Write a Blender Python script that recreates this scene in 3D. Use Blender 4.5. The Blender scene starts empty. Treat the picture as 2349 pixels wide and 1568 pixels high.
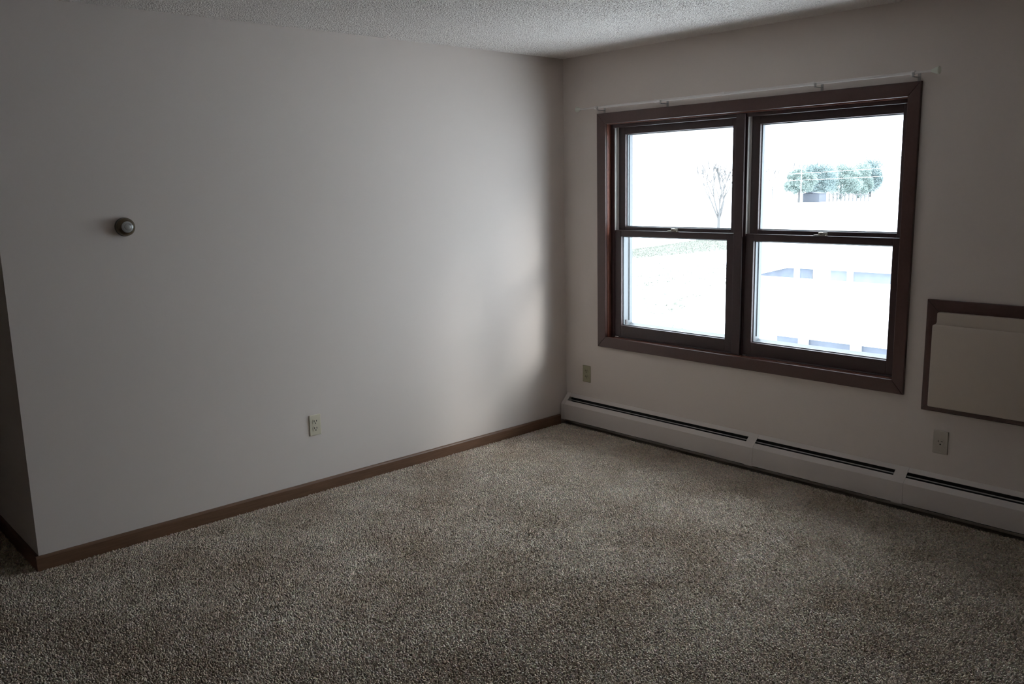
import bpy, bmesh, math, random
import numpy as np
from mathutils import Matrix, Vector

sc = bpy.context.scene
C = sc.collection

# ------------------------------------------------------------------ camera
F_PX, IW, IH = 1979.94, 2349.0, 1568.0
CAM = (4.0853, -4.2155, 1.6318)
YAW, PITCH, ROLL = -0.8333, 0.1783, -0.0224
cd = bpy.data.cameras.new('camera')
cam = bpy.data.objects.new('camera', cd); C.objects.link(cam)
_f = Vector((math.sin(YAW)*math.cos(PITCH), math.cos(YAW)*math.cos(PITCH), -math.sin(PITCH)))
_r = Vector((math.cos(YAW), -math.sin(YAW), 0.0)); _u = _r.cross(_f)
_r2 = math.cos(ROLL)*_r + math.sin(ROLL)*_u; _u2 = -math.sin(ROLL)*_r + math.cos(ROLL)*_u
cam.matrix_world = Matrix(((_r2.x, _u2.x, -_f.x, CAM[0]), (_r2.y, _u2.y, -_f.y, CAM[1]),
                           (_r2.z, _u2.z, -_f.z, CAM[2]), (0, 0, 0, 1)))
cd.sensor_fit = 'HORIZONTAL'; cd.sensor_width = 36.0; cd.lens = F_PX/IW*36.0
cd.clip_start = 0.05; cd.clip_end = 3000
sc.camera = cam

# ------------------------------------------------------------------ sky, hazy sun, exposure
SKY_STRENGTH = 13.5
SUN_STRENGTH = 1.7
SUN_DIR = Vector((-1.80, -1.0, -0.86))
world = bpy.data.worlds.new('overcast_sky'); sc.world = world
world.use_nodes = True
wn = world.node_tree; wn.nodes.clear()
w_out = wn.nodes.new('ShaderNodeOutputWorld'); w_bg = wn.nodes.new('ShaderNodeBackground')
w_tc = wn.nodes.new('ShaderNodeTexCoord'); w_sep = wn.nodes.new('ShaderNodeSeparateXYZ')
w_ramp = wn.nodes.new('ShaderNodeValToRGB')
wn.links.new(w_tc.outputs['Generated'], w_sep.inputs[0])
wn.links.new(w_sep.outputs['Z'], w_ramp.inputs['Fac'])
# overcast sky, about twice as bright overhead as at the horizon
w_ramp.color_ramp.elements[0].position = 0.0; w_ramp.color_ramp.elements[0].color = (0.48, 0.535, 0.60, 1)
w_ramp.color_ramp.elements[1].position = 0.9; w_ramp.color_ramp.elements[1].color = (0.89, 1.0, 1.125, 1)
_e = w_ramp.color_ramp.elements.new(0.4); _e.color = (0.69, 0.775, 0.87, 1)
wn.links.new(w_ramp.outputs['Color'], w_bg.inputs['Color'])
w_bg.inputs['Strength'].default_value = SKY_STRENGTH
wn.links.new(w_bg.outputs[0], w_out.inputs['Surface'])

sl = bpy.data.lights.new('hazy_sun', 'SUN'); sl.energy = SUN_STRENGTH; sl.angle = math.radians(13)
sl.color = (0.98, 0.98, 0.97)
so = bpy.data.objects.new('hazy_sun', sl); C.objects.link(so)
so.location = (6, 12, 9)
so.rotation_euler = SUN_DIR.to_track_quat('-Z', 'Y').to_euler()

sc.view_settings.view_transform = 'Standard'
try: sc.view_settings.look = 'None'
except Exception: pass
sc.view_settings.exposure = 0.0
sc.view_settings.gamma = 1.0
sc.view_settings.use_curve_mapping = False

# ------------------------------------------------------------------ helpers
random.seed(7); RNG = np.random.default_rng(7)
MATS = {}
def mat(name, color, rough=0.6, metal=0.0, spec=0.5, noise=None, bump=None, coat=0.0, grain=None):
    """noise=(scale, amount), bump=(scale, strength, distance), grain=axis stretched wood grain"""
    if name in MATS: return MATS[name]
    m = bpy.data.materials.new(name); m.use_nodes = True
    nt = m.node_tree; b = nt.nodes['Principled BSDF']
    b.inputs['Base Color'].default_value = (*color, 1)
    b.inputs['Roughness'].default_value = rough
    b.inputs['Metallic'].default_value = metal
    b.inputs['Specular IOR Level'].default_value = spec
    b.inputs['Coat Weight'].default_value = coat
    b.inputs['Coat Roughness'].default_value = 0.18
    tc = nt.nodes.new('ShaderNodeTexCoord')
    if noise or grain:
        n = nt.nodes.new('ShaderNodeTexNoise'); n.inputs['Detail'].default_value = 5
        sca, amt = noise if noise else (6.0, 0.4)
        n.inputs['Scale'].default_value = sca
        if grain:
            mp = nt.nodes.new('ShaderNodeMapping'); mp.inputs['Scale'].default_value = grain
            nt.links.new(tc.outputs['Object'], mp.inputs['Vector']); nt.links.new(mp.outputs[0], n.inputs['Vector'])
        else:
            nt.links.new(tc.outputs['Object'], n.inputs['Vector'])
        r = nt.nodes.new('ShaderNodeValToRGB')
        r.color_ramp.elements[0].position = 0.3; r.color_ramp.elements[1].position = 0.7
        r.color_ramp.elements[0].color = (*[c*(1-amt) for c in color], 1)
        r.color_ramp.elements[1].color = (*[min(1, c*(1+amt)) for c in color], 1)
        nt.links.new(n.outputs['Fac'], r.inputs['Fac']); nt.links.new(r.outputs['Color'], b.inputs['Base Color'])
    if bump:
        n2 = nt.nodes.new('ShaderNodeTexNoise'); n2.inputs['Scale'].default_value = bump[0]; n2.inputs['Detail'].default_value = 3
        bm_ = nt.nodes.new('ShaderNodeBump'); bm_.inputs['Strength'].default_value = bump[1]; bm_.inputs['Distance'].default_value = bump[2]
        nt.links.new(tc.outputs['Object'], n2.inputs['Vector']); nt.links.new(n2.outputs['Fac'], bm_.inputs['Height'])
        nt.links.new(bm_.outputs['Normal'], b.inputs['Normal'])
    MATS[name] = m
    return m

def box(bm, x0, x1, y0, y1, z0, z1, bev=0.0, segs=2):
    vs = [bm.verts.new((x, y, z)) for x in (x0, x1) for y in (y0, y1) for z in (z0, z1)]
    idx = ((0, 1, 3, 2), (4, 6, 7, 5), (0, 4, 5, 1), (2, 3, 7, 6), (0, 2, 6, 4), (1, 5, 7, 3))
    fs = [bm.faces.new([vs[i] for i in q]) for q in idx]
    if bev > 0:
        es = set(e for f in fs for e in f.edges)
        bmesh.ops.bevel(bm, geom=list(es), offset=bev, segments=segs, profile=0.5, affect='EDGES')

def prism(bm, pts, axis, a, b):
    """closed polygon pts in the plane across axis ('x','y','z'), extruded from a to b"""
    def P(u, v, w):
        return {'x': (w, u, v), 'y': (u, w, v), 'z': (u, v, w)}[axis]
    A = [bm.verts.new(P(u, v, a)) for u, v in pts]; B = [bm.verts.new(P(u, v, b)) for u, v in pts]
    n = len(pts)
    bm.faces.new(A); bm.faces.new(B[::-1])
    for i in range(n):
        bm.faces.new((A[i], B[i], B[(i+1) % n], A[(i+1) % n]))

def tube(bm, p0, p1, r0, r1=None, n=12, caps=True):
    r1 = r0 if r1 is None else r1
    p0, p1 = Vector(p0), Vector(p1); d = (p1-p0).normalized()
    a = d.orthogonal().normalized(); b = d.cross(a)
    A, B = [], []
    for i in range(n):
        t = 2*math.pi*i/n; o = a*math.cos(t)+b*math.sin(t)
        A.append(bm.verts.new(p0+o*r0)); B.append(bm.verts.new(p1+o*r1))
    for i in range(n):
        bm.faces.new((A[i], A[(i+1) % n], B[(i+1) % n], B[i]))
    if caps:
        bm.faces.new(A[::-1]); bm.faces.new(B)

def lathe(bm, prof, origin, axis, n=40):
    """prof = [(distance along axis, radius)], solid of revolution"""
    o = Vector(origin); d = Vector(axis).normalized(); a = d.orthogonal().normalized(); b = d.cross(a)
    rings = []
    for h, r in prof:
        if r < 1e-6: rings.append([bm.verts.new(o+d*h)])
        else: rings.append([bm.verts.new(o+d*h+(a*math.cos(2*math.pi*i/n)+b*math.sin(2*math.pi*i/n))*r) for i in range(n)])
    for A, B in zip(rings, rings[1:]):
        for i in range(n):
            j = (i+1) % n
            if len(A) == 1 and len(B) == 1: continue
            if len(A) == 1: bm.faces.new((A[0], B[j], B[i]))
            elif len(B) == 1: bm.faces.new((A[i], A[j], B[0]))
            else: bm.faces.new((A[i], A[j], B[j], B[i]))

def obj(name, bm, m, parent=None, smooth=False):
    bmesh.ops.recalc_face_normals(bm, faces=bm.faces[:])
    me = bpy.data.meshes.new(name); bm.to_mesh(me); bm.free()
    me.materials.append(m)
    if smooth:
        for p in me.polygons: p.use_smooth = True
        try: me.set_sharp_from_angle(angle=math.radians(35))
        except Exception: pass
    o = bpy.data.objects.new(name, me); C.objects.link(o)
    if parent is not None: put(o, parent)
    return o
def put(o, parent):
    o.parent = parent
    if parent.type == 'EMPTY': o.matrix_parent_inverse = Matrix.Translation(-parent.location)
def boxo(name, m, parent, *a, bev=0.0):
    bm = bmesh.new(); box(bm, *a, bev=bev); return obj(name, bm, m, parent)
def empty(name, loc, label=None, cat=None, group=None, kind=None):
    o = bpy.data.objects.new(name, None); C.objects.link(o); o.location = loc
    o.empty_display_size = 0.05
    return tag(o, label, cat, group, kind)
def tag(o, label=None, cat=None, group=None, kind=None):
    if label: o['label'] = label
    if cat: o['category'] = cat
    if group: o['group'] = group
    if kind: o['kind'] = kind
    return o
def raw_mesh(name, verts, faces_flat, nper, m, parent=None, smooth=False, colors=None):
    """fast mesh from numpy: verts (N,3), faces_flat (M,nper)"""
    me = bpy.data.meshes.new(name)
    nv, nf = len(verts), len(faces_flat)
    me.vertices.add(nv); me.vertices.foreach_set('co', verts.astype(np.float32).ravel())
    me.loops.add(nf*nper); me.loops.foreach_set('vertex_index', faces_flat.astype(np.int32).ravel())
    me.polygons.add(nf)
    me.polygons.foreach_set('loop_start', (np.arange(nf)*nper).astype(np.int32))
    if smooth: me.polygons.foreach_set('use_smooth', np.ones(nf, dtype=bool))
    if colors is not None:
        ca = me.color_attributes.new('tint', 'FLOAT_COLOR', 'POINT')
        ca.data.foreach_set('color', colors.astype(np.float32).ravel())
    me.update(calc_edges=True); me.validate()
    me.materials.append(m)
    o = bpy.data.objects.new(name, me); C.objects.link(o)
    if parent is not None: put(o, parent)
    return o

# ------------------------------------------------------------------ materials
PAINT = mat('wall_paint', (0.73, 0.645, 0.59), 0.75, spec=0.25, bump=(420, 0.12, 0.002))
WOOD = mat('stained_wood', (0.098, 0.052, 0.045), 0.32, spec=0.5, noise=(60, 0.07))
SASHW = mat('dark_sash_wood', (0.060, 0.036, 0.036), 0.34, spec=0.5, noise=(60, 0.07))
JAMBW = mat('lit_varnished_jamb', (0.20, 0.078, 0.055), 0.26, spec=0.5, coat=0.5, noise=(40, 0.08))  # same wood as the casing, glossier, base colour lightened for window light
BASEW = mat('baseboard_wood', (0.16, 0.085, 0.05), 0.45, spec=0.4, grain=(30, 1.5, 30), noise=(5, 0.18))
VINYL = mat('liner_vinyl', (0.74, 0.72, 0.68), 0.45)
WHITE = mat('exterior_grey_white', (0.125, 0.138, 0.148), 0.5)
BRASS = mat('lock_metal', (0.36, 0.33, 0.27), 0.35, metal=0.8)
ENAMEL = mat('heater_enamel', (0.66, 0.595, 0.555), 0.5, spec=0.3, bump=(900, 0.05, 0.001))
DARK = mat('heater_dark', (0.018, 0.018, 0.017), 0.7)
IVORY = mat('ivory_plastic', (0.68, 0.61, 0.47), 0.4)
ALMOND = mat('almond_plastic', (0.36, 0.33, 0.21), 0.45)
TAN = mat('tan_plastic', (0.50, 0.44, 0.37), 0.45)
SLOT = mat('slot_dark', (0.012, 0.010, 0.008), 0.8)
ACBEIGE = mat('cover_beige', (0.57, 0.485, 0.405), 0.5, spec=0.35, bump=(600, 0.06, 0.001))
RODW = mat('rod_white', (0.78, 0.72, 0.69), 0.30)
FINIAL = mat('finial_plastic', (0.75, 0.76, 0.66), 0.3)

def glass_mat():
    m = bpy.data.materials.new('window_glass'); m.use_nodes = True
    nt = m.node_tree; nt.nodes.clear()
    out = nt.nodes.new('ShaderNodeOutputMaterial'); mix = nt.nodes.new('ShaderNodeMixShader')
    tr = nt.nodes.new('ShaderNodeBsdfTransparent'); tr.inputs[0].default_value = (0.96, 0.975, 0.97, 1)
    gl = nt.nodes.new('ShaderNodeBsdfGlossy'); gl.inputs['Roughness'].default_value = 0.02
    lw = nt.nodes.new('ShaderNodeLayerWeight'); lw.inputs['Blend'].default_value = 0.5
    pw = nt.nodes.new('ShaderNodeMath'); pw.operation = 'POWER'; pw.inputs[1].default_value = 5.0
    fr = nt.nodes.new('ShaderNodeMath'); fr.operation = 'MULTIPLY_ADD'; fr.inputs[1].default_value = 0.96; fr.inputs[2].default_value = 0.035
    nt.links.new(lw.outputs['Facing'], pw.inputs[0]); nt.links.new(pw.outputs[0], fr.inputs[0])
    nt.links.new(fr.outputs[0], mix.inputs['Fac']); nt.links.new(tr.outputs[0], mix.inputs[1]); nt.links.new(gl.outputs[0], mix.inputs[2])
    nt.links.new(mix.outputs[0], out.inputs['Surface'])
    return m
GLASS = glass_mat()

def ceiling_mat():
    m = bpy.data.materials.new('popcorn_ceiling'); m.use_nodes = True
    nt = m.node_tree; b = nt.nodes['Principled BSDF']
    b.inputs['Base Color'].default_value = (0.85, 0.79, 0.745, 1); b.inputs['Roughness'].default_value = 0.9
    b.inputs['Specular IOR Level'].default_value = 0.1
    tc = nt.nodes.new('ShaderNodeTexCoord')
    v = nt.nodes.new('ShaderNodeTexVoronoi'); v.inputs['Scale'].default_value = 95
    n = nt.nodes.new('ShaderNodeTexNoise'); n.inputs['Scale'].default_value = 130; n.inputs['Detail'].default_value = 4
    sub = nt.nodes.new('ShaderNodeMath'); sub.operation = 'SUBTRACT'
    bp = nt.nodes.new('ShaderNodeBump'); bp.inputs['Strength'].default_value = 0.45; bp.inputs['Distance'].default_value = 0.005
    nt.links.new(tc.outputs['Object'], v.inputs['Vector']); nt.links.new(tc.outputs['Object'], n.inputs['Vector'])
    nt.links.new(n.outputs['Fac'], sub.inputs[0]); nt.links.new(v.outputs['Distance'], sub.inputs[1])
    nt.links.new(sub.outputs[0], bp.inputs['Height']); nt.links.new(bp.outputs[0], b.inputs['Normal'])
    return m

def carpet_mats():
    res = []
    for nm, use_tint in (('carpet_backing', False), ('carpet_pile', True)):
        m = bpy.data.materials.new(nm); m.use_nodes = True
        nt = m.node_tree; b = nt.nodes['Principled BSDF']
        b.inputs['Roughness'].default_value = 0.95; b.inputs['Specular IOR Level'].default_value = 0.08
        tc = nt.nodes.new('ShaderNodeTexCoord')
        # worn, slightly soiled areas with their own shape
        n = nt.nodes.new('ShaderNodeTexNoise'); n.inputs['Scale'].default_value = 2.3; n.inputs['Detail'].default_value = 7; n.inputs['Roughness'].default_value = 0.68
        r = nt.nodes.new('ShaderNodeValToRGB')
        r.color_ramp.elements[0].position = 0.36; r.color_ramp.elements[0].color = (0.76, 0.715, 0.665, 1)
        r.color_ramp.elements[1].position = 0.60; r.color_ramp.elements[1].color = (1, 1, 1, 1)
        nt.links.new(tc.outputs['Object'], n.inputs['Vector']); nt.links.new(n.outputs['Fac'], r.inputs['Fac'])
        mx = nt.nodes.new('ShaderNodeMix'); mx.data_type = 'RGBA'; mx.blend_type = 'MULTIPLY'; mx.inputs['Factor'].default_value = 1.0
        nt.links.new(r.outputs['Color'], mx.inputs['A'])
        if use_tint:
            at = nt.nodes.new('ShaderNodeAttribute'); at.attribute_name = 'tint'
            nt.links.new(at.outputs['Color'], mx.inputs['B'])
        else:
            n2 = nt.nodes.new('ShaderNodeTexNoise'); n2.inputs['Scale'].default_value = 160; n2.inputs['Detail'].default_value = 3
            r2 = nt.nodes.new('ShaderNodeValToRGB')
            r2.color_ramp.elements[0].position = 0.3; r2.color_ramp.elements[0].color = (0.34, 0.29, 0.235, 1)
            r2.color_ramp.elements[1].position = 0.7; r2.color_ramp.elements[1].color = (0.52, 0.44, 0.36, 1)
            nt.links.new(tc.outputs['Object'], n2.inputs['Vector']); nt.links.new(n2.outputs['Fac'], r2.inputs['Fac'])
            nt.links.new(r2.outputs['Color'], mx.inputs['B'])
        nt.links.new(mx.outputs['Result'], b.inputs['Base Color'])
        res.append(m)
    return res
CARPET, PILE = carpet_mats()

# ------------------------------------------------------------------ room shell
H = 2.44
X1, YB, XH, YE = 6.2, -8.4, -4.6, -3.3613      # right wall, back wall, hall end, end of the left wall
WT = 0.22                                        # outer wall thickness
WX0, WX1, WZ0, WZ1 = 0.356, 2.285, 0.628, 2.025  # rough opening of the window

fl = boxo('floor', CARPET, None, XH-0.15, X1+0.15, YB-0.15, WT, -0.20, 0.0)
tag(fl, 'beige cut pile carpet covering the whole floor', 'floor', kind='structure')
ce = boxo('ceiling', ceiling_mat(), None, XH-0.15, X1+0.15, YB-0.15, WT, H, H+0.15)
tag(ce, 'white sprayed popcorn ceiling', 'ceiling', kind='structure')
def popcorn():
    s = 0.0092
    xs = np.arange(0.004, 2.9, s); ys = np.arange(-3.4, -0.004, s)
    X, Y = np.meshgrid(xs, ys); X = X.ravel(); Y = Y.ravel(); n = X.size
    X = X+RNG.uniform(-.55, .55, n)*s; Y = Y+RNG.uniform(-.55, .55, n)*s
    keep = (X > .003) & (Y < -.003) & (Y > (X*1.30-3.25)); X, Y = X[keep], Y[keep]; n = X.size
    r = RNG.uniform(.0024, .0056, n); h = r*RNG.uniform(.5, 1.05, n); th = RNG.uniform(0, 6.28, n)
    V = np.zeros((n, 6, 3))
    for k in range(5):
        a = th+k*2*np.pi/5+RNG.normal(0, .2, n); q = r*RNG.uniform(.75, 1.25, n)
        V[:, k] = np.stack([X+q*np.cos(a), Y+q*np.sin(a), np.full(n, H+.0004)], 1)
    V[:, 5] = np.stack([X+RNG.normal(0, .0008, n), Y+RNG.normal(0, .0008, n), H-h], 1)
    Fq = np.array([[1, 0, 5], [2, 1, 5], [3, 2, 5], [4, 3, 5], [0, 4, 5]])
    F = (np.arange(n)[:, None, None]*6+Fq[None]).reshape(-1, 3)
    tag(raw_mesh('popcorn_texture', V.reshape(-1, 3), F, 3, ce.data.materials[0], ce, smooth=True), kind='stuff')
popcorn()
wl = boxo('wall_left', PAINT, None, -0.12, 0.0, YE, 0.0, 0.0, H)
tag(wl, 'blank off white wall with the round thermostat', 'wall', kind='structure')
bm = bmesh.new()
box(bm, -0.12, WX0, 0, WT, 0, H); box(bm, WX1, X1+0.15, 0, WT, 0, H)
box(bm, WX0, WX1, 0, WT, 0, WZ0); box(bm, WX0, WX1, 0, WT, WZ1, H)
tag(obj('wall_front', bm, PAINT), 'off white outer wall holding the double window', 'wall', kind='structure')
tag(boxo('wall_right', PAINT, None, X1, X1+0.15, YB, 0, 0, H), 'plain off white wall at the right end of the heater', 'wall', kind='structure')
tag(boxo('wall_back', PAINT, None, XH-0.15, X1+0.15, YB-0.15, YB, 0, H), 'plain off white wall at the back of the room', 'wall', kind='structure')
bm = bmesh.new()
box(bm, XH-0.15, XH, YB, YE, 0, H)
tag(obj('wall_hall', bm, PAINT), 'plain wall closing the dark hallway', 'wall', kind='structure')
bm = bmesh.new(); box(bm, XH, -0.12, YE, YE+0.12, 0, H)
tag(obj('wall_return', bm, PAINT), 'dark return wall beside the hallway at the left edge', 'wall', kind='structure')

def baseboard(name, axis, a, b, face, sign, label):
    t, h = 0.013, 0.0701
    prof = [(0, 0.0), (t, 0.0), (t, h-0.010), (t-0.003, h-0.004), (t-0.008, h), (0, h)]
    bm = bmesh.new()
    prism(bm, [(face+sign*u, v) for u, v in prof], axis, a, b)
    return tag(obj(name, bm, BASEW), label, 'baseboard', kind='structure')
baseboard('baseboard_left', 'y', YE-0.013, -0.072, 0.0, 1, 'brown wooden baseboard under the thermostat wall')
baseboard('baseboard_hall', 'x', XH, 0.0, YE, -1, 'dark brown baseboard on the hallway side of the corner')
# carpet pile: a real tuft for every spot of the part of the room in view
def pile():
    s = 0.0068
    xs = np.arange(-1.15, 3.65, s); ys = np.arange(-4.05, -0.02, s)
    X, Y = np.meshgrid(xs, ys); X = X.ravel(); Y = Y.ravel()
    X = X + RNG.uniform(-.5, .5, X.size)*s*1.1; Y = Y + RNG.uniform(-.5, .5, Y.size)*s*1.1
    keep = ((X > 0.016) | (Y < YE-0.02)) & (Y < -0.052) & (X - 0.9 < (Y + 4.0)*1.02 + 0.40)
    keep &= ~((Y > -0.075) & (X > 3.9))
    X, Y = X[keep], Y[keep]; n = X.size
    h = RNG.uniform(.0042, .0066, n); r0 = RNG.uniform(.0040, .0054, n); r1 = r0*RNG.uniform(.60, 1.0, n)
    lean = RNG.normal(0, .0024, (n, 2)) + np.stack([0.0012*np.sin(X*3.1+Y*2.0), 0.0012*np.cos(Y*2.3-X)], 1)
    th = RNG.uniform(0, 2*np.pi, n)
    V = np.zeros((n, 6, 3))
    for k in range(3):
        a = th + k*2*np.pi/3
        V[:, k] = np.stack([X+r0*np.cos(a), Y+r0*np.sin(a), np.full(n, -.001)], 1)
        V[:, 3+k] = np.stack([X+lean[:, 0]+r1*np.cos(a+.5), Y+lean[:, 1]+r1*np.sin(a+.5), h+RNG.normal(0, .001, n)], 1)
    Fq = np.array([[0, 1, 4], [0, 4, 3], [1, 2, 5], [1, 5, 4], [2, 0, 3], [2, 3, 5], [3, 4, 5]])
    F = (np.arange(n)[:, None, None]*6 + Fq[None]).reshape(-1, 3)
    base = np.array([0.74, 0.63, 0.515])
    br = np.clip(RNG.normal(1.0, .15, n), .5, 1.3)
    hue = RNG.normal(0, .035, (n, 3))
    col = np.clip(base[None]*br[:, None]*(1+hue), 0.02, .9)
    colors = np.ones((n, 6, 4)); colors[:, :, :3] = col[:, None, :]
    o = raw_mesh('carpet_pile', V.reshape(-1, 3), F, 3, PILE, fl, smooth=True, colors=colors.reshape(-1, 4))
    tag(o, kind='stuff')
pile()

# ------------------------------------------------------------------ window
def bar(name, m, parent, x0, x1, y0, y1, z0, z1, bev=0.002):
    return boxo(name, m, parent, x0, x1, y0, y1, z0, z1, bev=bev)

def mitred(name, parent, side, x0, x1, z0, z1, xi0, xi1, zi0, zi1, y0, y1, m):
    q = {'l': [(x0, z0), (xi0, zi0), (xi0, zi1), (x0, z1)], 'r': [(x1, z0), (x1, z1), (xi1, zi1), (xi1, zi0)],
         't': [(x0, z1), (xi0, zi1), (xi1, zi1), (x1, z1)], 'b': [(x0, z0), (x1, z0), (xi1, zi0), (xi0, zi0)]}[side]
    bm = bmesh.new(); prism(bm, q, 'y', y0, y1)
    es = [e for e in bm.edges if abs(e.verts[0].co.y-y0) < 1e-6 and abs(e.verts[1].co.y-y0) < 1e-6]
    bmesh.ops.bevel(bm, geom=es, offset=0.003, segments=2, profile=0.5, affect='EDGES')
    return obj(name, bm, m, parent)

trim = empty('trim_1', (1.312, 0, 0.578), 'dark brown wooden casing framing the double window', 'window trim', kind='structure')
for s in 'ltrb':
    mitred('casing_board', trim, s, 0.3072, 2.3174, 0.5779, 2.0703, 0.376, 2.258, 0.646, 2.004, -0.018, 0.0, WOOD)
JX0, JX1, JZ0, JZ1 = 0.380, 2.268, 0.648, 1.998
bar('jamb_board', JAMBW, trim, JX0-0.02, JX0, 0, 0.040, JZ0-0.02, JZ1+0.02, 0)
bar('jamb_board', JAMBW, trim, JX1, JX1+0.016, 0, 0.040, JZ0-0.02, JZ1+0.02, 0)
bar('head_board', JAMBW, trim, JX0, JX1, 0, 0.040, JZ1, JZ1+0.02, 0)
bar('stool_board', JAMBW, trim, JX0, JX1, -0.003, 0.040, JZ0-0.02, JZ0, 0)
bar('mullion', SASHW, trim, 1.322, 1.344, 0.020, WT-0.01, JZ0, JZ1, 0.003)
bar('mullion_face', SASHW, trim, 1.306, 1.362, 0.018, 0.030, JZ0, JZ1, 0.003)

def window(name, x0, x1, label):
    w = empty(name, ((x0+x1)/2, 0.08, JZ0), label, 'window', kind='structure')
    # outer frame: brown stops facing the room, pale liners in the sash tracks, white outside trim
    bar('stop', SASHW, w, x0-0.03, x0+0.006, 0.036, 0.040, JZ0, JZ1, 0.001)
    bar('stop', SASHW, w, x1-0.006, x1+0.02, 0.036, 0.040, JZ0, JZ1, 0.001)
    bar('head_stop', SASHW, w, x0, x1, 0.028, 0.040, 1.978, JZ1)
    for xa, xb in ((x0-0.024, x0), (x1, x1+0.017)):
        ln = bar('jamb_liner', VINYL, w, xa, xb, 0.040, 0.125, JZ0, JZ1, 0)
        c = xb if xa < x0 else xa; d = 1 if xa < x0 else -1
        bar('track_rib', VINYL, ln, min(c, c+d*.006), max(c, c+d*.006), 0.0755, 0.0785, JZ0, JZ1, 0)
    for xa, xb in ((x0-0.021, x0), (x1, x1+0.017)):
        oj = bar('outer_jamb', WHITE, w, xa, xb, 0.126, 0.222, JZ0-0.02, JZ1, 0)
        c = xb if xa < x0 else xa; d = 1 if xa < x0 else -1
        bar('screen_track', WHITE, oj, min(c, c+d*.006), max(c, c+d*.006), 0.184, 0.190, JZ0+0.09, JZ1, 0)
    bar('outer_head', WHITE, w, x0, x1, 0.126, 0.222, 1.936, JZ1+0.02, 0.002)
    bm = bmesh.new()
    prism(bm, [(0.082, JZ0-0.02), (0.224, JZ0-0.02), (0.224, 0.710), (0.215, 0.720), (0.118, 0.686), (0.082, 0.668)], 'x', x0-0.002, x1+0.002)
    obj('outer_sill', bm, WHITE, w)
    sw = 0.056
    def sash(nm, y0, y1, z0, z1, zr0, zr1):
        bm = bmesh.new()
        box(bm, x0+.002, x0+sw, y0, y1, z0, z1, .003); box(bm, x1-sw, x1-.002, y0, y1, z0, z1, .003)
        box(bm, x0+sw-.001, x1-sw+.001, y0, y1, z0, zr0, .003); box(bm, x0+sw-.001, x1-sw+.001, y0, y1, zr1, z1, .003)
        s = obj(nm, bm, SASHW, w)
        yg = (y0+y1)/2
        bm = bmesh.new()
        for xa, xb, za, zb in ((x0+sw, x0+sw+.005, zr0, zr1), (x1-sw-.005, x1-sw, zr0, zr1), (x0+sw, x1-sw, zr0, zr0+.005), (x0+sw, x1-sw, zr1-.005, zr1)):
            box(bm, xa, xb, yg+.003, yg+.012, za, zb)
        obj('glazing_bead', bm, WHITE, s)
        bm = bmesh.new(); box(bm, x0+sw-.006, x1-sw+.006, yg-.0015, yg+.0015, zr0-.006, zr1+.006)
        obj('glass_pane', bm, GLASS, s)
        return s
    lo = sash('lower_sash', 0.040, 0.074, JZ0+.004, 1.341, 0.727, 1.301)
    sash('upper_sash', 0.079, 0.113, 1.315, 1.990, 1.362, 1.937)
    # cam lock on the meeting rail
    xm = (x0+x1)/2
    bm = bmesh.new(); box(bm, xm-.034, xm+.034, .045, .071, 1.341, 1.346, .002)
    lathe(bm, [(0, .014), (.010, .013), (.013, .009), (.0135, 0)], (xm, .060, 1.346), (0, 0, 1), 20)
    lk = obj('sash_lock', bm, BRASS, lo, smooth=True)
    bm = bmesh.new(); prism(bm, [(xm, .052), (xm+.036, .046), (xm+.042, .051), (xm+.038, .058), (xm, .068)], 'z', 1.350, 1.357)
    obj('lock_lever', bm, BRASS, lk)
    # dark tilt latch block low in the track
    bar('track_block', mat('block_grey', (.10, .09, .09), .6), w, x0, x0+.006, .150, .166, .700, .745, 0)
    return w
window('window_1', 0.404, 1.303, 'double hung window with brown sashes showing a bare tree')
window('window_2', 1.366, 2.256, 'double hung window with brown sashes showing evergreens and garage roofs')

# ------------------------------------------------------------------ curtain rod
rod = empty('curtain_rod', (1.296, 0, 2.10), 'thin white telescoping curtain rod above the double window', 'curtain rod')
RY, RZ = -0.060, 2.104
for xa, xb, r in ((0.205, 0.345, .0054), (0.335, 0.815, .0068), (0.805, 1.285, .0078), (1.265, 1.805, .0078), (1.795, 2.30, .0068), (2.29, 2.385, .0054)):
    bm = bmesh.new(); tube(bm, (xa, RY, RZ), (xb, RY, RZ), r, n=14); obj('rod_section', bm, RODW, rod, smooth=True)
for x in (0.338, 0.810, 1.275, 1.800, 2.296):
    bm = bmesh.new(); tube(bm, (x-.009, RY, RZ), (x+.009, RY, RZ), .0098, n=14); obj('rod_ferrule', bm, RODW, rod, smooth=True)
for x, d in ((0.176, 1), (2.414, -1)):
    bm = bmesh.new()
    lathe(bm, [(0, 0), (0, .017), (.004, .018), (.010, .0165), (.030, .0085), (.036, .0065), (.036, 0)], (x, RY, RZ), (d, 0, 0), 24)
    obj('finial', bm, FINIAL, rod, smooth=True)
for x in (0.360, 0.850, 1.818, 2.300):
    bm = bmesh.new()
    box(bm, x-.007, x+.007, -.003, 0.0, 2.072, 2.108, .001); box(bm, x-.005, x+.005, RY-.002, -.003, 2.085, 2.0885, .0005)
    box(bm, x-.005, x+.005, RY-.010, RY-.0075, 2.085, 2.106, .0005); box(bm, x-.005, x+.005, RY-.010, RY, 2.085, 2.0885, .0005)
    obj('bracket', bm, mat('bracket_white', (.42, .39, .37), .4, metal=.3), rod)

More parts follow.
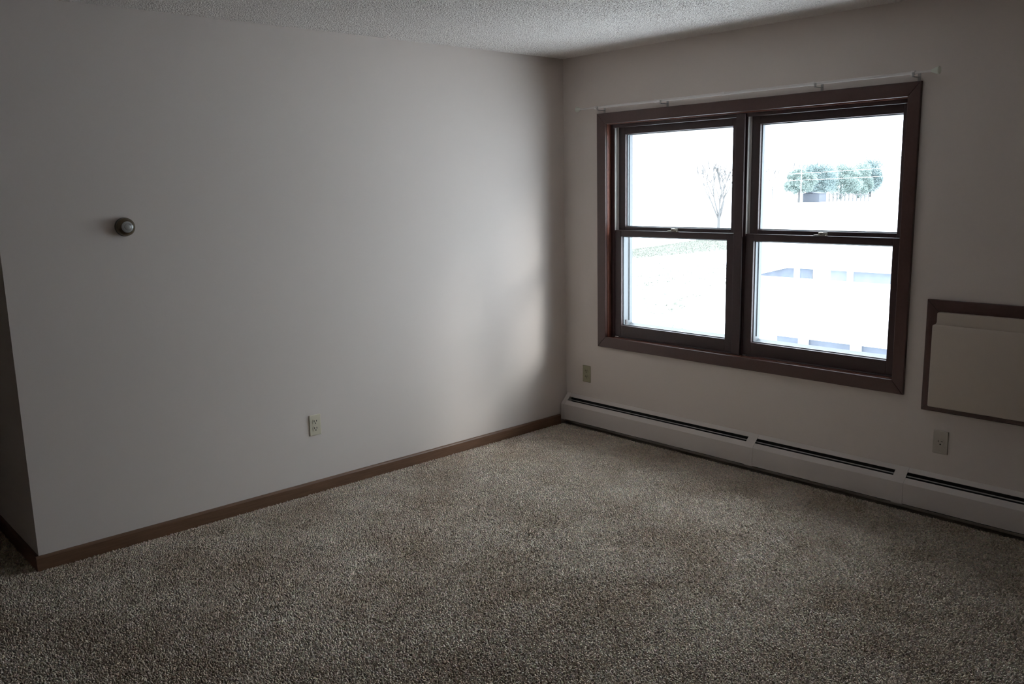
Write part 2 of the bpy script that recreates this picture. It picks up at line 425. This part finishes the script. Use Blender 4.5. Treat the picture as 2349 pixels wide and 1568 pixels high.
# ------------------------------------------------------------------ thermostat
th = empty('thermostat', (0, -2.855, 1.49), 'round gold metal thermostat dial on the left wall', 'thermostat')
GOLD = mat('dull_gold', (0.15, 0.118, 0.08), 0.22, metal=0.8, spec=.5)
T0 = (0, -2.855, 1.49)
bm = bmesh.new(); lathe(bm, [(0, .0), (0, .0425), (.006, .0425), (.008, .040), (.008, 0)], T0, (1, 0, 0), 48)
obj('base_ring', bm, mat('base_brown', (.10, .085, .065), .5), th, smooth=True)
bm = bmesh.new(); lathe(bm, [(.008, 0), (.008, .039), (.014, .0412), (.022, .0405), (.030, .037), (.036, .031), (.039, .0265), (.0375, .0255), (.0375, 0)], T0, (1, 0, 0), 48)
obj('dial_ring', bm, GOLD, th, smooth=True)
bm = bmesh.new(); lathe(bm, [(.0375, 0), (.0375, .0252), (.0395, .0252), (.0425, .0195), (.0430, .0165), (.0415, .0155), (.0415, 0)], T0, (1, 0, 0), 40)
obj('scale_lens', bm, mat('lens_grey', (.42, .41, .39), .10, spec=.7), th, smooth=True)
bm = bmesh.new(); lathe(bm, [(.0415, 0), (.0415, .0140), (.0445, .0135), (.0455, .0115), (.0458, 0)], T0, (1, 0, 0), 32)
obj('center_button', bm, mat('button_grey', (.40, .38, .36), .35, metal=.4), th, smooth=True)

# ------------------------------------------------------------------ outlets
def outlet(loc, normal, label, single=False, pw=0.070, ph=0.1143, color=None):
    """built facing +X in local space, then turned"""
    o = empty('wall_outlet', loc, label, 'outlet', 'electrical outlets on the walls')
    if normal == 'front': o.rotation_euler = (0, 0, -math.pi/2)
    pm = color or IVORY
    def add(nm, bm, m, parent, smooth=False):
        c = obj(nm, bm, m, None, smooth); c.parent = parent; return c
    bm = bmesh.new(); box(bm, 0.0, 0.0065, -pw/2, pw/2, -ph/2, ph/2, .0035, 3)
    pl = add('cover_plate', bm, pm, o)
    if single:
        bm = bmesh.new(); lathe(bm, [(.006, 0), (.006, .0185), (.0085, .018), (.0085, 0)], (0, 0, 0), (1, 0, 0), 32)
        rc = add('receptacle', bm, pm, o, True)
        bm = bmesh.new(); box(bm, .0080, .0089, -.010, -.0072, .001, .010); box(bm, .0080, .0089, .003, .0125, .0045, .0072)
        tube(bm, (.0080, .001, -.0085), (.0089, .001, -.0085), .0036, n=12)
        add('contact_slots', bm, SLOT, rc)
        zs = (.0415, -.0415)
    else:
        for zc in (.0195, -.0195):
            bm = bmesh.new()
            pts = []
            for i in range(32):
                t = 2*math.pi*i/32; pts.append((max(-.0165, min(.0165, .0175*math.cos(t))), zc+max(-.0135, min(.0135, .0175*math.sin(t)))))
            prism(bm, pts, 'x', .006, .0085)
            rc = add('receptacle', bm, pm, o)
            bm = bmesh.new(); box(bm, .0080, .0089, -.0092, -.0055, zc-.0022, zc+.0088); box(bm, .0080, .0089, .0048, .0084, zc-.0012, zc+.0082)
            tube(bm, (.0080, 0, zc-.0082), (.0089, 0, zc-.0082), .0034, n=12)
            add('contact_slots', bm, SLOT, rc)
        zs = (0.0,)
    for z in zs:
        bm = bmesh.new(); lathe(bm, [(.006, 0), (.006, .0030), (.0072, .0024), (.0076, 0)], (0, 0, z), (1, 0, 0), 16)
        add('screw', bm, pm, o, True)
    return o
outlet((0, -1.964, 0.382), 'left', 'ivory duplex outlet low on the thermostat wall')
outlet((0.194, 0, 0.372), 'front', 'small olive tan duplex outlet below the left corner of the window', color=ALMOND)
outlet((2.505, 0, 0.372), 'front', 'single round outlet under the wall air conditioner', single=True, color=TAN)

# ------------------------------------------------------------------ baseboard heater
def heater(x0, x1, s0, s1, label, endcap=False):
    h = empty('baseboard_heater', ((x0+x1)/2, 0, 0.012), label, 'heater', 'sections of the baseboard heater under the window')
    D, ZB, ZC, ZT = -0.070, 0.043, 0.148, 0.212
    sl_ = lambda y: ZC+(ZT-ZC)*(y-D)/(-.003-D)
    t = .0022
    y_a, y_b = -0.046, -0.021
    # front panel: lip, vertical face, sloped shoulder up to the slot
    def strip(nm, pts, xa, xb, m=ENAMEL):
        off = []
        bm = bmesh.new(); prism(bm, pts, 'x', xa, xb)
        return obj(nm, bm, m, h)
    strip('front_panel', [(D+.012, ZB), (D, ZB), (D, ZC), (y_a, sl_(y_a)), (y_a, sl_(y_a)-t), (D+t, ZC-.001), (D+t, ZB+t), (D+.012, ZB+t)], x0, x1)
    # top strip against the wall
    strip('top_cover', [(y_b, sl_(y_b)), (-.003, ZT), (0, ZT), (0, ZT-.006), (-.003, ZT-t), (y_b, sl_(y_b)-t)], x0, x1)
    # plain ends that close the slot
    for xa, xb in ((x0, s0), (s1, x1)):
        if xb-xa > .004:
            strip('slot_end', [(y_a, sl_(y_a)), (y_b, sl_(y_b)), (y_b, sl_(y_b)-t), (y_a, sl_(y_a)-t)], xa, xb)
    # damper blade seen as a pale line inside the slot
    ym = (y_a+y_b)/2
    strip('damper', [(ym-.0035, sl_(ym)-.006), (ym+.0015, sl_(ym)-.003), (ym+.0015, sl_(ym)-.0045), (ym-.0035, sl_(ym)-.0075)], s0, s1, mat('damper_grey', (.30, .29, .28), .5))
    boxo('back_plate', DARK, h, x0, x1, -.004, -.0005, .015, ZT-.008)
    bm = bmesh.new(); tube(bm, (x0, -.036, .095), (x1, -.036, .095), .011, n=12)
    n = int((x1-x0)/.012)
    for i in range(n):
        x = x0+.006+i*.012
        box(bm, x, x+.0006, -.058, -.012, .065, .125)
    obj('fin_tube', bm, DARK, h)
    if endcap:
        strip('end_cap', [(D-.0015, ZB-.004), (D-.0015, ZC), (-.003, ZT+.002), (0, ZT+.002), (0, .014), (D-.0015, .014+.028)], x0-.002, x0+.034)
    else:
        pass
    # joint cover overlapping the next section
    strip('joint_cover', [(D-.0012, ZB-.003), (D-.0012, ZC+.0005), (-.003, ZT+.0015), (-.003, ZT-.001), (D+.001, ZC-.001), (D+.001, ZB-.003)], s1+.006 if s1 < x1-.02 else x1-.002, x1+.0006)
    return h
heater(0.016, 1.520, 0.052, 1.464, 'white baseboard heater section running into the room corner', endcap=True)
heater(1.5215, 2.366, 1.5225, 2.306, 'short white baseboard heater section in the middle of the run')
heater(2.3675, 4.10, 2.3685, 4.04, 'white baseboard heater section below the air conditioner, cut by the photo edge')

# ------------------------------------------------------------------ air conditioner cover in the wall
AX0, AX1, AZ0, AZ1 = 2.4072, 3.16, 0.5225, 1.0615
tr2 = empty('trim_2', ((AX0+AX1)/2, 0, AZ0), 'dark brown wooden frame around the beige air conditioner', 'trim', kind='structure')
for s in 'ltrb':
    mitred('frame_board', tr2, s, AX0, AX1, AZ0, AZ1, AX0+.060, AX1-.060, AZ0+.060, AZ1-.060, -0.018, 0.0, WOOD)
ac = empty('air_conditioner', ((AX0+AX1)/2, -0.018, AZ0), 'beige through the wall air conditioner cover beside the window', 'air conditioner')
PX0, PX1, PZ0, PZ1, ZS = 2.452, 3.115, 0.553, 1.006, 0.948
bm = bmesh.new(); box(bm, PX0, PX1, -0.060, -0.0185, PZ0, ZS, .007, 3); obj('front_panel', bm, ACBEIGE, ac, smooth=True)
bm = bmesh.new()
q = [(PX0+.004, ZS-.012), (PX1-.004, ZS-.012), (PX1-.016, ZS+.012), (PX1-.016, PZ1-.004), (PX1-.020, PZ1), (PX0+.020, PZ1), (PX0+.016, PZ1-.004), (PX0+.016, ZS+.012)]
prism(bm, q, 'y', -0.048, -0.0185); obj('top_cover', bm, ACBEIGE, ac)

# ------------------------------------------------------------------ outdoors
SNOW = mat('snow', (0.70, 0.705, 0.71), 0.85, spec=.1, bump=(2.0, .3, .05))
SIDING = mat('white_siding', (0.78, 0.78, 0.78), 0.6)
DOORB = mat('door_blue_grey', (0.085, 0.097, 0.125), 0.55, noise=(3, .25))
DOORL = mat('door_pale_grey', (0.125, 0.14, 0.17), 0.55, noise=(3, .15))
BARK = mat('grey_bark', (0.085, 0.082, 0.08), 0.9)  # plain grey bark, one even tone
GZ = -3.6
def gh(x, y):
    d = math.hypot(x-4, y+4)
    t = min(1, max(0, (d-70)/65)); t = t*t*(3-2*t)
    return GZ + 1.85*t + max(0, d-150)*.002
def ground():
    ys = np.concatenate([[0.23], np.linspace(1, 80, 60), np.linspace(84, 200, 30), np.linspace(220, 900, 18)])
    us = np.linspace(-1.6, 1.1, 90)
    V = []; F = []
    for y in ys:
        for u in us:
            x = u*(y+14) ; V.append((x, y, gh(x, y)))
    nx = len(us)
    for j in range(len(ys)-1):
        for i in range(nx-1):
            F.append((j*nx+i, j*nx+i+1, (j+1)*nx+i+1, (j+1)*nx+i))
    o = raw_mesh('snow_ground', np.array(V), np.array(F), 4, SNOW, smooth=True)
    tag(o, 'snow covered ground outside the window', 'snow', kind='structure')
ground()
# the outer face of this building below the floor
tag(boxo('wall_outer', SIDING, None, -6, 8, -0.1, 0.215, GZ-.1, -0.205), 'outside wall of the storey below the room', 'wall', kind='structure')

# unseen roof overhang, added to cut high sky light on the carpet
tag(boxo('unseen_eave', SIDING, None, -6, 8, 0.225, 1.0, 2.46, 2.62), 'unseen roof overhang added to shade the carpet by the heater', 'unseen_eave', kind='structure')

def garage(y_eave, y_ridge, x0, x1, label, piers, doors, ze=-1.30, zr=-0.63):
    g = empty('garage', ((x0+x1)/2, y_eave+.4, GZ), label, 'garage', 'snow roofed garages across the yard')
    yw = y_eave+.30; yb = 2*y_ridge-y_eave
    bm = bmesh.new(); box(bm, x0+.25, x1-.25, yw+.10, yb-.30, GZ-.1, ze)
    obj('wall', bm, SIDING, g)
    bm = bmesh.new()
    prism(bm, [(yw+.1, ze), (y_ridge, zr-.13), (yb-.3, ze)], 'x', x0+.25, x1-.25)
    obj('gable', bm, SIDING, g)
    for xa, xb, m in doors:
        d = boxo('door', m, g, xa, xb, yw+.03, yw+.10, GZ+.02, ze-.02)
    for x in piers:
        boxo('pier', SIDING, g, x-.10, x+.10, yw-.02, yw+.12, GZ-.05, ze)
    rf = None
    for nm, a, b in (('roof', y_eave, y_ridge), ('roof', yb, y_ridge)):
        bm = bmesh.new(); prism(bm, [(a, ze-.03), (b, zr-.12), (b, zr), (a, ze+.10)], 'x', x0, x1)
        rf = obj(nm, bm, SNOW, g)
    return g
garage(10.68, 14.3, -7.35, 6.0, 'nearest garage with a snow covered roof seen in the lower sash',
       (-4.27, -3.22, -2.15, -.5, 1.2), [(-4.85, -4.36, DOORB), (-4.18, -3.31, DOORB), (-3.13, -2.24, DOORB), (-2.05, -.6, DOORB), (-.4, 1.1, DOORB)])
gf = garage(22.75, 26.2, -11.6, 4.0, 'farther garage with pale doors behind the nearest roof',
       (-11.24, -9.33), [(-11.14, -10.70, DOORB), (-10.03, -9.43, DOORL), (-9.23, -7.3, DOORL), (-7.1, -5.0, DOORL)])
bm = bmesh.new(); prism(bm, [(-12.75, -1.67), (-11.54, -1.345), (-11.35, -1.32), (-11.35, GZ), (-12.75, GZ)], 'y', 23.1, 26.0); obj('lean_to_wall', bm, DOORB, gf)
bm = bmesh.new(); prism(bm, [(-12.95, -1.72), (-11.35, -1.30), (-11.35, -1.12), (-12.95, -1.54)], 'y', 22.9, 26.2); obj('lean_to_roof', bm, SNOW, gf)
bm = bmesh.new(); tube(bm, (-12.31, 23.6, -1.7), (-12.31, 23.6, -1.33), .07, n=12); obj('vent_pipe', bm, DOORL, gf, smooth=True)
# roof of a third building further off
hb = empty('house', (-17.0, 44, GZ), 'low distant building with a patchy grey and white roof behind the garages', 'house')
boxo('wall', SIDING, hb, -24, -8, 40.3, 47.7, GZ-.2, -1.75)
for a_, b_ in ((39.9, 44.0), (48.1, 44.0)):
    bm = bmesh.new(); prism(bm, [(a_, -1.80), (b_, -.90), (b_, -.75), (a_, -1.65)], 'x', -24.4, -7.6)
    obj('roof', bm, SNOW, hb)
PATCH = mat('bare_shingle', (.085, .09, .10), .8)
def roof_slab(pts):
    bm = bmesh.new(); zz = lambda y: -.75+(y-44.0)*(.90/4.1)
    A_ = [bm.verts.new((x, y, zz(y)+.012)) for x, y in pts]; B_ = [bm.verts.new((x, y, zz(y)-.02)) for x, y in pts]
    bm.faces.new(A_); bm.faces.new(B_[::-1])
    for i in range(len(pts)): bm.faces.new((A_[i], B_[i], B_[(i+1) % len(pts)], A_[(i+1) % len(pts)]))
    obj('bare_patch', bm, PATCH, hb)
roof_slab([(-20.3, 43.6), (-19.3, 43.5), (-18.2, 42.4), (-19.6, 42.3)])
roof_slab([(-17.6, 41.4), (-16.2, 41.3), (-15.6, 40.3), (-16.4, 40.2)])

# tall white house at the right edge of the view
wh = empty('house', (-24, 82, GZ), 'tall white house at the right edge of the view', 'house')
boxo('wall', SIDING, wh, -31.9, -14, 76, 90, -3.4, 3.4)
bm = bmesh.new(); prism(bm, [(75.3, 3.35), (83, 7.2), (90.7, 3.35), (90.7, 3.55), (83, 7.45), (75.3, 3.55)], 'x', -32.7, -13.4)
obj('roof', bm, SNOW, wh)
boxo('fascia', mat('fascia_grey', (.20, .20, .20), .7), wh, -32.68, -13.42, 75.25, 75.32, 3.33, 3.53)

def at(px, py, dist):
    """world point along the view through an image spot at a horizontal distance: used only to place far things"""
    v = (_r2*((px-IW/2)/F_PX) - _u2*((py-IH/2)/F_PX) + _f)
    k = dist/math.hypot(v.x, v.y)
    return Vector(CAM)+v*k

def foliage(center, rx, rz, n, size, seed, squash=1.0):
    rg = np.random.default_rng(seed)
    u = rg.normal(size=(n, 3)); u /= np.linalg.norm(u, axis=1)[:, None]
    lump = 1+.16*np.sin(u[:, 0]*5+seed)+.14*np.sin(u[:, 2]*7+u[:, 1]*4+seed*2)
    rad = (rg.uniform(.45, 1, n)**.6)*lump
    P = np.array(center)+u*rad[:, None]*np.array([rx, rx*squash, rz])
    V = np.zeros((n, 3, 3)); dirs = u+rg.normal(0, .6, (n, 3)); dirs /= np.linalg.norm(dirs, axis=1)[:, None]
    side = np.cross(dirs, rg.normal(size=(n, 3))); side /= np.linalg.norm(side, axis=1)[:, None]
    s = size*rg.uniform(.5, 1.3, n)[:, None]
    V[:, 0] = P+dirs*s; V[:, 1] = P-dirs*s*.5+side*s*.45; V[:, 2] = P-dirs*s*.5-side*s*.45
    return V.reshape(-1, 3)
EVER = mat('evergreen', (0.175, 0.22, 0.20), 0.8, noise=(.9, .35))  # both needle greens lightened, washed-out veil of the bright view put into the colour
EVERB = mat('evergreen_blue', (0.165, 0.212, 0.208), 0.8, noise=(.9, .35))
def evergreen(px, py_base, py_top, width_px, dist, m, label, seed):
    b = at(px, py_base, dist); t = at(px, py_top, dist)
    hgt = t.z-b.z; w = width_px/F_PX*dist
    e = empty('evergreen_tree', b, label, 'tree', 'evergreens at the far side of the field')
    g0 = gh(b.x, b.y)
    bm = bmesh.new(); tube(bm, (b.x, b.y, min(g0, b.z)-.2), (b.x, b.y, b.z+hgt*.75), .22, .08, 8); obj('trunk', bm, BARK, e)
    Vs = [foliage((b.x, b.y, b.z+hgt*.52), w*.5, hgt*.48, 16000, .125, seed, .9)]
    rg = random.Random(seed)
    for k in range(7):
        a = rg.uniform(0, 6.28); Vs.append(foliage((b.x+math.cos(a)*w*.33, b.y+math.sin(a)*w*.3, b.z+hgt*rg.uniform(.3, .72)), w*.24, hgt*.2, 2600, .115, seed*11+k))
    V = np.concatenate(Vs); F = np.arange(len(V)).reshape(-1, 3)
    raw_mesh('foliage', V, F, 3, m, e)
evergreen(1833, 446, 389, 62, 140, EVER, 'leftmost and lowest of the distant evergreens', 3)
evergreen(1873, 452, 371, 78, 148, EVERB, 'tallest bushy evergreen behind the small dark shed', 5)
evergreen(1928, 456, 374, 76, 156, EVER, 'bushy evergreen right of the tallest one', 8)
evergreen(1968, 455, 376, 60, 164, EVER, 'evergreen beside the blue spruce and white house', 13)
evergreen(1996, 448, 362, 44, 172, EVERB, 'blue green spruce half hidden by the white house', 17)

def branch(segs, p, d, ln, r, depth, rg, spread):
    n = 3
    q = p.copy()
    for i in range(n):
        e = q+d*(ln/n); segs.append((q.copy(), e.copy(), r*(1-.25*i/n), r*(1-.25*(i+1)/n)))
        q = e; d = (d+Vector((rg.uniform(-.1, .1), rg.uniform(-.1, .1), rg.uniform(-.02, .12)))).normalized()
    if depth <= 0: return
    for k in range(rg.choice((2, 3, 3))):
        nd = (d+Vector((rg.uniform(-1, 1), rg.uniform(-1, 1), rg.uniform(-.1, .5)))*spread).normalized()
        branch(segs, q, nd, ln*rg.uniform(.6, .85), r*.58, depth-1, rg, spread)
def bare_tree(b, hgt, seed, label, r0, depth=5, spread=.5, group=None):
    rg = random.Random(seed); segs = []
    t = empty('bare_tree', b, label, 'tree', group)
    trunk_top = b+Vector((0, 0, hgt*.24))
    bm = bmesh.new(); tube(bm, b-Vector((0, 0, .4)), trunk_top, r0, r0*.8, 8); obj('trunk', bm, BARK, t, smooth=True)
    for k in range(6):
        a = k*1.05+rg.uniform(-.3, .3)
        d = Vector((math.cos(a)*.42, math.sin(a)*.42, 1)).normalized()
        branch(segs, trunk_top-Vector((0, 0, rg.uniform(0, hgt*.08))), d, hgt*.25, r0*.5, depth-2, rg, spread)
    bm = bmesh.new()
    for p, e, ra, rb in segs: tube(bm, p, e, max(ra, .028), max(rb, .024), 4, caps=False)
    obj('branches', bm, BARK, t)
pb = at(1648, 530, 85)
bare_tree(Vector((pb.x, pb.y, gh(pb.x, pb.y))), at(1648, 352, 85).z-gh(pb.x, pb.y), 4, 'bare leafless tree seen in the left upper sash', .17, 5, .36)
for i, (px, top, dist, s) in enumerate(((1822, 350, 184, 21), (1852, 340, 190, 22), (1885, 346, 186, 23), (1946, 338, 188, 24))):
    p = at(px, 450, dist); g = gh(p.x, p.y)
    bare_tree(Vector((p.x, p.y, g)), at(px, top, dist).z-g, s, ('bare tree left of the evergreens', 'bare tree behind the leftmost evergreens', 'thin bare tree behind the tallest evergreen', 'tall bare tree above the middle evergreens')[i], .10, 4, .3, 'bare trees behind the evergreens')
# bare shrubs near the mullion
p = at(1772, 425, 170); g = gh(p.x, p.y)
bare_tree(Vector((p.x, p.y, g)), at(1772, 355, 170).z-g, 31, 'pale bare tree standing far left of the evergreens', .09, 4, .45, 'bare trees behind the evergreens')

# small dark shed and fence posts under the evergreens
p = at(1860, 457, 141); g = gh(p.x, p.y)
SHEDM = mat('shed_dark', (.070, .076, .092), .7)
sh = empty('shed', (p.x, p.y, p.z), 'small dark shed below the tallest evergreen', 'shed')
boxo('wall', SHEDM, sh, p.x-1.35, p.x+1.35, p.y, p.y+2.2, g-.2, p.z+.90)
bm = bmesh.new(); prism(bm, [(p.x-1.5, p.z+.86), (p.x, p.z+1.10), (p.x+1.5, p.z+.86), (p.x, p.z+1.0)], 'y', p.y-.1, p.y+2.3); obj('roof', bm, SHEDM, sh)
fn = None
for i, px in enumerate(range(1902, 2000, 9)):
    q = at(px, 458, 142)
    if fn is None:
        fn = empty('fence', q, 'low rail fence under the evergreens right of the shed', 'fence')
    bm = bmesh.new(); box(bm, q.x-.06, q.x+.06, q.y-.06, q.y+.06, gh(q.x, q.y)-.2, q.z+.95); obj('post', bm, BARK, fn)
q0, q1 = at(1900, 446, 142), at(1996, 446, 142)
bm = bmesh.new(); tube(bm, q0, q1, .05, n=6); obj('rail', bm, BARK, fn)
# utility pole and wires
pp = at(1837, 440, 120); pt = at(1837, 372, 120)
up = empty('utility_pole', (pp.x, pp.y, gh(pp.x, pp.y)), 'thin pale utility pole in front of the evergreens', 'utility pole')
PALE = mat('weathered_pale', (.34, .36, .36), .8)
bm = bmesh.new(); tube(bm, (pp.x, pp.y, gh(pp.x, pp.y)-.3), (pp.x, pp.y, pt.z), .07, .055, 10); obj('pole', bm, PALE, up, smooth=True)
bm = bmesh.new(); box(bm, pp.x-.8, pp.x+.8, pp.y-.06, pp.y+.06, pt.z-.3, pt.z-.18); obj('crossarm', bm, PALE, up)
for a, m_, b, lab in (((1770, 401), (1837, 397), (2060, 383), 'upper pale overhead wire crossing the evergreens'), ((1770, 416), (1837, 412.7), (2060, 402), 'lower pale overhead wire crossing the evergreens')):
    zp = at(*m_, 120).z
    A, P0, B = at(*a, 122), Vector((pp.x, pp.y-.088, zp)), at(*b, 112)      # both spans hang from the side of the pole
    bm = bmesh.new()
    for S, E_ in ((P0, A), (P0, B)):
        last = S
        for k in range(1, 9):
            t = k/8; P = S.lerp(E_, t); P.z -= .10*4*t*(1-t)*.4
            tube(bm, last, P, .028, n=5, caps=False); last = P
    tag(obj('overhead_wire', bm, PALE), lab, 'wire', 'overhead wires')

# dry grass showing through the snow
def grass():
    rg = np.random.default_rng(5); pts = []
    A, B = at(1430, 578, 69), at(1690, 542, 86); D_, E_ = at(1430, 594, 61.5), at(1690, 580, 70)
    n = 26000
    u = rg.uniform(0, 1, n); v = rg.uniform(0, 1, n)**1.3
    for U, Vv in zip(u, v):
        top = A.lerp(B, U); bot = D_.lerp(E_, U); p_ = top.lerp(bot, Vv); pts.append((p_.x, p_.y, 1.0))
    for cl in range(330):
        px, py = rg.uniform(1430, 1690), rg.uniform(592, 790)
        if rg.uniform() > .25 + .75*(1-(py-592)/200): continue
        dist = 5.23/max(.02, (py-412-(1650-px)*.0238)/F_PX)
        c_ = at(px, py, dist)
        for k in range(rg.integers(5, 22)):
            pts.append((c_.x+rg.normal(0, .22), c_.y+rg.normal(0, .22), .9))
    P = np.array(pts); n = len(P)
    z = np.array([gh(x, y) for x, y in P[:, :2]])
    s = P[:, 2]*rg.uniform(.5, 1.2, n)
    a = rg.uniform(0, 6.28, n); w = .10*s
    V = np.zeros((n, 3, 3))
    V[:, 0] = np.stack([P[:, 0]-np.cos(a)*w, P[:, 1]-np.sin(a)*w, z-.02], 1)
    V[:, 1] = np.stack([P[:, 0]+np.cos(a)*w, P[:, 1]+np.sin(a)*w, z-.02], 1)
    V[:, 2] = np.stack([P[:, 0]+rg.normal(0, .05, n), P[:, 1]+rg.normal(0, .05, n), z+.10*s], 1)
    o = raw_mesh('dry_grass', V.reshape(-1, 3), np.arange(n*3).reshape(-1, 3), 3, mat('dry_grass', (.175, .18, .15), .9))
    tag(o, 'dull green dry grass showing through the snow', 'grass', kind='stuff')
grass()
